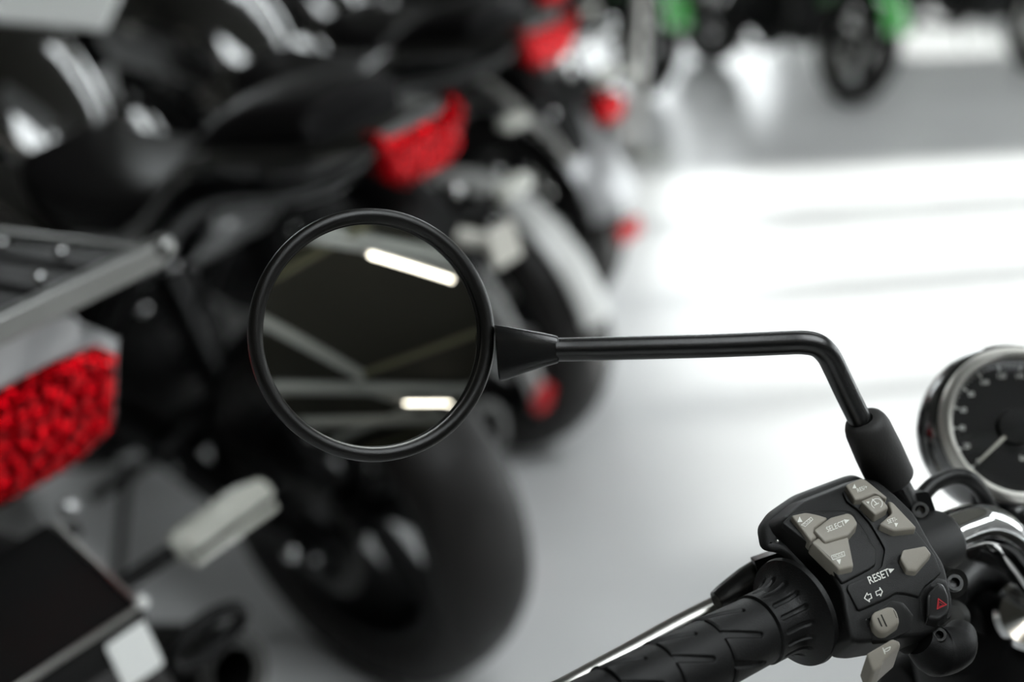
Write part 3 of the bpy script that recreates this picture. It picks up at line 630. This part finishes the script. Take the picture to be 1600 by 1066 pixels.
# body
m = M()
body = [(1224, 808), (1256, 781), (1318, 757), (1346, 746), (1372, 750), (1396, 769), (1430, 802), (1456, 850), (1476, 880), (1486, 920), (1488, 958), (1468, 982), (1440, 995), (1400, 998), (1352, 1006), (1330, 1004), (1322, 960), (1316, 925), (1298, 893), (1262, 852), (1229, 822)]
solid(m, body, .0, .0022, base=-.0155, rnd=.003, shrink=.003)
fo('switch_housing', m, 'housing_plastic'); SH = D.objects['switch_housing']
m = M()
shell = [(1200, 836), (1216, 812), (1256, 784), (1318, 760), (1346, 750), (1390, 772), (1430, 812), (1456, 856), (1478, 905), (1484, 960), (1466, 986), (1450, 1030), (1436, 1036), (1407, 1017), (1380, 1022), (1352, 1032), (1312, 1048), (1288, 1045), (1262, 1010), (1240, 930), (1212, 890), (1202, 872)]
solid(m, shell, -.010, .004, base=-.014, rnd=.004, umin=.001)
fo('lower_shell', m, 'housing_plastic', SH)
def part(name, poly, h, bev=.0008, dec=(), mt='button_beige', mt2='print_white', base=-.0018, rnd=.0012, shrink=0.0):
    m = M(); solid(m, poly, h, bev, base, rnd=rnd, shrink=shrink)
    for vs, fs in dec: decal(m, vs, fs, h)
    return fo(name, m, [mt, mt2], SH)
# raised panels that leave the grooves
part('select_panel', [(1222, 817), (1237, 803), (1262, 797), (1300, 797), (1330, 798), (1352, 830), (1369, 859), (1368, 882), (1358, 889), (1316, 911), (1303, 893), (1262, 848)], .0014, .0006, mt='housing_plastic')
cu = lambda c, s=3.08: (1160 + c[0] / s, 720 + c[1] / s)
reset_dec = [text_px('RESET', 1373, 902, 12.5, 23, .78, .008), tri(1393, 891.5, 8, 23),
    frame_lines([(1350.5, 935.5), (1354.5, 927.5), (1356, 930.5), (1360, 928.5), (1362, 935), (1357.5, 937.5), (1358.5, 941)], 1.3),
    frame_lines([(1378.5, 925), (1374.5, 919.2), (1374.8, 922.5), (1368, 925.5), (1370, 931.5), (1374.5, 929), (1376, 932)], 1.3)]
part('control_panel', [(1324.5, 913.5), (1370, 892.5), (1378, 884.6), (1383, 858), (1375, 843), (1358, 815), (1341, 796), (1323, 783), (1316, 768), (1326, 757), (1347, 748.5), (1364, 753.5), (1388, 778), (1430, 828), (1461, 868), (1471, 894), (1461, 903), (1444, 917), (1436, 933), (1430, 931), (1414, 927), (1400, 926), (1386, 934.5), (1344, 953), (1340, 951.5), (1324, 921)], .0014, .0006, reset_dec, mt='housing_plastic')
part('menu_up_button', [(1236, 805), (1259, 800), (1278, 804), (1294, 809), (1271, 827), (1278, 838), (1267, 845.5)], .0045, .0009,
    [tri(1249.5, 812.5, 8, 95)] + [frame_lines([(1252, 821), (1267, 809), (1270, 812.5), (1258, 823.5)], .9), text_px('MODE', 1261, 816.5, 4.6, 38, .8)])
part('menu_down_button', [(1268, 847), (1279, 839.5), (1289, 848.5), (1325, 838), (1334, 885), (1311.5, 890)], .0048, .0009,
    [tri(1311, 878.5, 7.5, -78), frame_lines([(1299, 869), (1318.5, 862.5), (1320, 869), (1301, 875.5)], .9), text_px('MODE', 1309.5, 869, 4.8, 18, .85)], shrink=.0006)
part('select_button', [(1271, 828), (1298, 808), (1325, 801), (1333, 805), (1340.5, 818), (1325.5, 836.5), (1289, 847)], .0062, .0009, [text_px('SELECT', 1305.5, 823.5, 8.6, 22, .78, .008), tri(1323, 814.5, 7.5, 20)], shrink=.0003)
part('cruise_up_button', [(1321, 757), (1344.7, 746.6), (1352.6, 749), (1386.7, 776.8), (1384, 779.4), (1368, 770.5), (1346, 779.4), (1335.5, 780.7)], .0050, .001,
    [tri(1335, 760.5, 6.5, 92), text_px('RES/+', 1347, 764.5, 6.5, 22, .8, .006)])
cr_ = [(1370 + 8.6 * cos(R_(a)), 787.5 - 7.8 * sin(R_(a))) for a in range(-45, 250, 22)]
part('cruise_button', [(1345, 782.7), (1367, 773), (1374, 774), (1389, 792.6), (1367.7, 804.8)], .0062, .0009,
    [frame_lines(cr_, 1.1, False), frame_lines([(1369.5, 787.5), (1363, 781)], 1.5, False), tri(1355.5, 785.5, 4.5, 160), frame_lines([(1366.5, 790), (1372.5, 787)], 1.4, False)])
part('cruise_down_button', [(1387, 782), (1394.6, 784), (1431.4, 822.8), (1430.8, 825.6), (1397.2, 829.4), (1373.6, 818.8), (1393.3, 801.5), (1391.5, 793.6)], .0052, .001,
    [tri(1400, 821, 6, -92), text_px('SET/-', 1394, 814, 6.5, 20, .8, .006)])
part('reset_button', [(1410.6, 858.4), (1446, 851.8), (1456, 865), (1431.6, 892.5), (1417, 890), (1406.7, 871.5)], .0048, .0012, mt='button_beige')
part('hazard_recess', [(1437, 932), (1463, 903), (1478, 906), (1486, 932), (1487, 962), (1466, 976), (1440, 972)], .0003, .0002, mt='satin_black')
hz = [(1466, 936.5), (1478.5, 945.5), (1464.5, 952)]
hz2 = [(1467.3, 941.5), (1474, 945.8), (1466.8, 949)]
part('hazard_button', [(1450, 927), (1465.8, 907), (1475, 912), (1483, 930), (1484, 957), (1467, 969), (1449, 965)], .0050, .0016, [frame_lines(hz, 1.9), frame_lines(hz2, .8)], mt='satin_black', mt2='print_red', rnd=.0016)
part('signal_switch_recess', [(1352, 968), (1393, 938), (1412, 942), (1428, 962), (1422, 985), (1390, 1000), (1364, 1002)], .0004, .0003, mt='satin_black')
slots = [frame_lines([(1372, 967), (1377.5, 979)], 2.0, False), frame_lines([(1377, 962), (1385, 979)], 2.0, False), frame_lines([(1396, 954), (1401, 966)], .9, False)]
part('signal_switch', [(1361.6, 962), (1366, 955), (1387, 946.5), (1396, 947.4), (1402, 955), (1406.8, 972), (1385, 987), (1374, 985.8), (1365, 976)], .0050, .0016, slots, mt2='black_plastic', rnd=.0018)
hn = [frame_lines([(1379.5, 1013.5), (1382.5, 1022)], 1.5, False), frame_lines([(1381, 1017.5), (1384.5, 1014.5), (1391, 1011.8), (1390, 1015.5), (1386, 1018.5), (1382.5, 1018.8)], 1.1), frame_lines([(1384, 1014.5), (1391, 1011.6)], 1.3, False)]
part('horn_button', [(1354, 1021), (1394.5, 997.4), (1405.5, 1001.5), (1407.5, 1009), (1379.5, 1033.7), (1378.8, 1042), (1367, 1048.8), (1363, 1046)], .0060, .0012, hn, rnd=.0012, base=-.008)
m = M(); q = px2uv(1214.5, 846, 0); c = uvw(q[0], q[1], Wf(*q)); m.sphere(c, .0008, n=6); fo('housing_dimple', m, 'brushed', SH)

# grip with moulded slots
def sdcap(px_, py_, a, b, r):
    pa = Vector((px_ - a[0], py_ - a[1])); ba = Vector((b[0] - a[0], b[1] - a[1])); h = max(0, min(1, pa.dot(ba) / ba.length_squared)); return (pa - ba * h).length - r
GR = .0168
SEG = .0300; STEPS = [-.0265 - SEG * i for i in range(5)]
def grip_r(u_, th):
    if u_ > -.003: r = .0272
    elif u_ > -.017: t = (u_ + .017) / .014; r = .0174 + .0094 * t ** 2.6
    else: r = .0174
    s = th * GR                                     # arc length
    if u_ > STEPS[0]:
        per = .0066; k = round(s / per); d_ = sdcap(u_, s, (-.0225, k * per), (-.0095, k * per), .0011); r -= .0011 * max(0, min(1, .5 - d_ / .0004))
    else:
        i = max(j for j, q in enumerate(STEPS) if u_ <= q); f = (STEPS[i] - u_) / SEG
        r = .0172 - .0007 * (1 - f) + .0006 * (1 if f > .98 else 0)
        per = .0150; sp = s + .001; k = round(sp / per); y = sp - k * per
        d_ = sdcap(u_, y, (STEPS[i] - SEG, -.0045), (STEPS[i] - .0115, .0035), .0009 + .0010 * f); r -= .0013 * max(0, min(1, .5 - d_ / .0004))
    for q in STEPS:
        if abs(u_ - q) < .0005: r -= .0009
    return r
m = M(); NT = 300; us = [-.0005, -.003, -.00301]; uu = -.0034
while uu > -.150: us.append(uu); uu -= .00045
vs = []; fs = []
for a in us:
    for i in range(NT):
        th = -PI + 2 * PI * i / NT; r = grip_r(a, th); vs.append(uvw(a, sin(th) * r, cos(th) * r))
for j in range(len(us) - 1): fs += [(j * NT + i, j * NT + (i + 1) % NT, (j + 1) * NT + (i + 1) % NT, (j + 1) * NT + i) for i in range(NT)]
fs += [tuple(range(NT)), tuple((len(us) - 1) * NT + i for i in range(NT))]
m.add(vs, fs); fo('grip', m, 'rubber', ang=50)
# bar end behind the frame
m = M(); m.lathe(uvw(-.150, 0, 0), -AX, [(0, .001), (0, .0165), (.03, .018), (.034, .015), (.035, .001)], 32); fo('bar_end_weight', m, 'brushed')
# bracket fin left of the housing
m = M(); m.prism([(a, b) for a, b in rounded([(-.0045, -.005), (.010, -.010), (.010, .010), (-.001, .006)], .0008)], P(1192, 892, .725), CR, -CU, CF, .012); fo('lever_pivot', m, 'satin_black', bev=.0006)
# clutch lever
m = M(); m.tube([P(1216, 893, .755), P(1180, 922, .75), P(1130, 944, .748), P(1060, 978, .742), P(990, 1016, .735), P(930, 1048, .728), P(880, 1076, .722), P(845, 1096, .72)], [.0065, .0065, .006, .0056, .0053, .0052, .0055, .007], 20, sm=6)
fo('clutch_lever', m, 'brushed')
m = M(); m.tube([P(1225, 888, .74), P(1170, 915, .735), P(1120, 942, .73)], [.012, .010, .006], 18, sm=5); fo('lever_arm', m, 'satin_black')

# --- clamp, bolts
def bolt(m, c, ax, r, mi=0):
    m.lathe(c, ax, [(-.01, r * .6), (-.0045, r * .6), (-.0045, r * .92), (-.0035, r), (-.0008, r), (0, r * .9), (0, r * .55), (-.0035, r * .52), (-.0036, .0001)], 6 * 6, mi)
m = M(); m.lathe(uvw(.080, 0, -.004), AX, [(-.01, .001), (-.01, .0165), (.030, .0165), (.032, .0155), (.034, .0125), (.0345, .001)], 48)
fo('perch_clamp', m, 'housing_plastic')
m = M(); m.prism(rounded([(-.008, -.010), (.006, -.012), (.010, .000), (.008, .012), (-.006, .012), (-.009, .0)], .003), P(1434, 803, .748), CR, -CU, CF, .012); fo('clamp_cap', m, 'black_plastic', bev=.0012)
bd = cdir(-.15, .28, -.94)
for c, dd in ((P(1438, 797, .742), bd), (P(1492.5, 910.5, .715), cdir(.05, .3, -.95))):
    m = M(); bolt(m, c, dd, .0046); fo('clamp_bolt', m, 'satin_black')
m = M(); m.tube([P(1492, 912, .722), P(1470, 905, .735)], .0075, 20); m.lathe(P(1487, 965, .745), cdir(-.2, .3, -.93), [(-.01, .0001), (-.01, .010), (0, .0095), (.003, .006), (.0032, .0001)], 24); fo('clamp_boss', m, 'grey_metal')
m = M(); m.tube([P(1436, 1000, .70), P(1462, 1018, .705), P(1492, 1010, .71), P(1502, 985, .72)], [.008, .0125, .011, .007], 24, sm=5); fo('cable_elbow', m, 'black_plastic')
m = M(); bolt(m, P(1468, 992, .695), cdir(-.2, .4, -.9), .0036); fo('cable_screw', m, 'satin_black')
# --- chrome handlebar
hb = [uvw(.02, 0, -.004), uvw(.06, 0, -.004), uvw(.095, 0, -.004), P(1492, 831, .765), P(1530, 822, .780), P(1565, 836, .795), P(1596, 872, .81), P(1628, 915, .825), P(1670, 950, .85), P(1730, 985, .90)]
HC = hb[-1] + Vector((.14, 0, -.0)); pl_ = hb + [HC]
m = M(); m.tube(pl_ , .0122, 36, sm=8)
mid = HC; mir = [Vector((2 * mid.x - p.x, p.y, p.z)) for p in pl_[:-1]][::-1]
m.tube([HC] + mir, .0122, 24, sm=6); fo('handlebar', m, 'chrome')
m = M(); e = mir[-1]; m.tube([e, e + Vector((.12, -.06, -.04))], .017, 20); fo('grip', m, 'rubber')
# --- steering head, forks, front wheel, tank (mostly outside the frame)
cx = HC.x; rx = cx
m = M()
for s in (1, -1):
    m.tube([(rx + s * .10, 1.30, .31), (rx + s * .10, .93, .955)], .024, 24)
m.box((rx, .965, .90), (.13, .045, .016)); m.box((rx, 1.03, .74), (.13, .045, .02)); m.tube([(rx - .12, 1.30, .31), (rx + .12, 1.30, .31)], .012, 16)
m.box((rx, HC.y + .01, HC.z - .03), (.05, .022, .05)); m.bar((rx, HC.y, HC.z - .06), (rx, .965, .90), .09, .03)
fo('front_fork', m, 'engine_black', bev=.003)
m = M(); m.lathe((rx - .10, .925, .965), (0, -.5, .87), [(0, .025), (.008, .024), (.010, .015), (.0102, .0001)], 30); fo('fork_cap', m, 'chrome')
m = M(); Rw = .305; hw = .06
m.lathe((rx, 1.30, Rw), (1, 0, 0), [(-hw * .7, .21), (-hw, .25), (-hw * .75, .29), (0, Rw), (hw * .75, .29), (hw, .25), (hw * .7, .21)], 64); fo('front_tyre', m, 'tyre')
m = M(); m.lathe((rx, 1.30, Rw), (1, 0, 0), [(-.045, .215), (-.045, .20), (.045, .20), (.045, .215)], 64); m.lathe((rx, 1.30, Rw), (1, 0, 0), [(-.05, .001), (-.05, .04), (.05, .04), (.05, .001)], 24)
for k in range(6): a = k * PI / 3; m.bar((rx, 1.3 + .03 * cos(a), Rw + .03 * sin(a)), (rx, 1.3 + .205 * cos(a), Rw + .205 * sin(a)), .03, .02)
fo('front_rim', m, 'dark_metal')
m = M()
q = [(0, .001), (.10, .08), (.12, .10), (.05, .03)]
m.lathe((rx, 1.12, .70), (0, 1, 0), [(-.08, .03), (-.06, .06), (0, .08), (.06, .085), (.065, .08), (.065, .001)], 40); fo('headlight', m, 'black_paint')
def fwd_loft(secs): 
    k = M(); k.loft(secs); k.v = [(rx - b, a, c) for a, b, c in k.v]; return k
fo('fuel_tank', fwd_loft([(.18, .82, .075, .06, 3), (.26, .85, .125, .09, 2.8), (.40, .87, .155, .10, 2.6), (.58, .865, .165, .10, 2.6), (.74, .85, .13, .08, 2.6), (.82, .84, .07, .05, 2.6)]), 'black_paint')
fo('seat', fwd_loft([(.24, .80, .09, .04, 3), (.0, .77, .15, .05, 3), (-.35, .79, .14, .05, 3), (-.62, .80, .09, .04, 3)]), 'seat_vinyl')
fo('engine', fwd_loft([(.15, .42, .12, .12, 4), (.3, .45, .19, .2, 5), (.6, .45, .19, .22, 5), (.78, .42, .13, .14, 4)]), 'engine_black')
m = M()
for s in (1, -1):
    m.tube([(rx + s * .03, .93, .85), (rx + s * .10, .6, .76), (rx + s * .12, .1, .68), (rx + s * .12, -.05, .42)], .018, 14, sm=4); m.tube([(rx + s * .03, .98, .74), (rx + s * .1, .8, .4), (rx + s * .1, .5, .22), (rx + s * .12, 0, .3), (rx + s * .11, -.15, .32)], .018, 14, sm=4)
fo('frame', m, 'dark_metal')
m = M(); m.lathe((rx, -.18, .32), (1, 0, 0), [(-.06, .215), (-.09, .25), (-.07, .30), (0, .32), (.07, .30), (.09, .25), (.06, .215)], 64); fo('rear_tyre', m, 'tyre')
m = M(); m.lathe((rx, -.18, .32), (1, 0, 0), [(-.06, .22), (-.06, .2), (.06, .2), (.06, .22)], 48); m.lathe((rx, -.18, .32), (1, 0, 0), [(-.08, .001), (-.08, .045), (.08, .045), (.08, .001)], 24)
for k in range(6): a = k * PI / 3; m.bar((rx, -.18 + .03 * cos(a), .32 + .03 * sin(a)), (rx, -.18 + .205 * cos(a), .32 + .205 * sin(a)), .03, .02)
fo('rear_rim', m, 'dark_metal')
# --- hoses near the gauge
m = M(); m.tube([P(1440, 776, .775), P(1460, 756, .78), P(1490, 744, .785), P(1518, 751, .79), P(1540, 780, .81), P(1560, 830, .84)], .0044, 20, sm=6); fo('brake_hose', m, 'hose')
m = M(); m.tube([P(1520, 860, .83), P(1575, 880, .84), P(1640, 930, .85)], .006, 16, sm=6); m.tube([P(1478, 925, .84), P(1510, 895, .87), P(1560, 890, .88), P(1620, 960, .88)], .013, 16, sm=6); m.tube([P(1510, 1010, .86), P(1530, 960, .88), P(1565, 930, .9), P(1640, 935, .92)], .016, 16, sm=6); fo('control_cables', m, 'hose')
m = M(); m.loft([(0, 0, .001, .001, 2)] * 2) if False else None
m.tube([P(1500, 985, .86), P(1545, 1060, .90), P(1600, 1180, .95)], [.03, .045, .05], 24, sm=4); m.tube([P(1405, 1085, .93), P(1500, 1040, .95), P(1640, 960, .98)], [.02, .03, .045], 24, sm=4); fo('headlight_bracket', m, 'black_plastic')
m = M(); m.lathe(P(1612, 960, .84), cdir(-.25, .3, -.92), [(-.03, .001), (-.03, .021), (-.004, .0215), (0, .018), (.001, .0001)], 32); fo('key_barrel', m, 'chrome')

# --- gauge
GC = P(1592, 664, .85); GN = cdir(.0, .22, -.97); GRd = .0465
m = M(); m.lathe(GC, GN, [(-.062, .0001), (-.061, .020), (-.055, .032), (-.040, .0505), (-.022, .0530), (-.010, .0515), (-.004, .0475), (-.005, .040)], 72); gh = fo('speedometer', m, 'black_paint')
m = M(); m.lathe(GC, GN, [(-.004, GRd + .0006), (.001, GRd + .001), (.004, GRd - .0005), (.0058, GRd - .003), (.004, GRd - .0055), (-.002, GRd - .0064), (-.006, GRd - .006)], 96); fo('bezel', m, 'bezel_metal', gh)
gx = (CR - GN * CR.dot(GN)).normalized(); gy = GN.cross(gx)
if gy.dot(CU) < 0: gy = -gy
def gp(x, y, h): return GC + gx * x + gy * y + GN * h
m = M(); m.lathe(GC, GN, [(-.008, GRd - .004), (-.008, .0001)], 72)
m.lathe(GC, GN, [(-.0079, .011), (-.0045, .0105), (-.0040, .0085), (-.0039, .0001)], 30)
def dtext(body, x, y, hgt, bold=.01):
    vs, fs = text_px(body, 0, 0, 1, 0, .85, bold); m.add([gp(x + a * hgt, y - b * hgt, -.0077) for a, b in vs], fs, 1)
rr = GRd - .0068
a_0, a_1 = 222, -42
for i in range(53):
    a = R_(a_0 + (a_1 - a_0) * i / 52); big = i % 4 == 0; r0 = rr - (.0045 if big else .0026); wd = .0006 if big else .0003
    c, s = cos(a), sin(a); p = [(rr * c - wd * s, rr * s + wd * c), (r0 * c - wd * s, r0 * s + wd * c), (r0 * c + wd * s, r0 * s - wd * c), (rr * c + wd * s, rr * s - wd * c)]
    m.add([gp(x, y, -.0077) for x, y in p], [(0, 1, 2, 3)], 1)
for i in range(14):
    a = R_(a_0 + (a_1 - a_0) * i / 13); dtext(str(i * 20), (rr - .0080) * cos(a), (rr - .0080) * sin(a), .0032)
dtext('km/h', .006, -.019, .0036)
fo('dial', m, ['dial_black', 'print_white'], gh)
a = R_(222); m = M(); m.prism([(.004, -.0010), (.032, -.0006), (.032, .0006), (.004, .0010)], gp(0, 0, -.0055), gx * cos(a) + gy * sin(a), -gx * sin(a) + gy * cos(a), GN, .0012); fo('needle', m, 'needle', gh)
m = M(); m.lathe(GC, GN, [(-.0005, GRd - .004), (.0005, GRd * .6), (.0008, .0001)], 64); fo('gauge_glass', m, 'gauge_glass', gh)
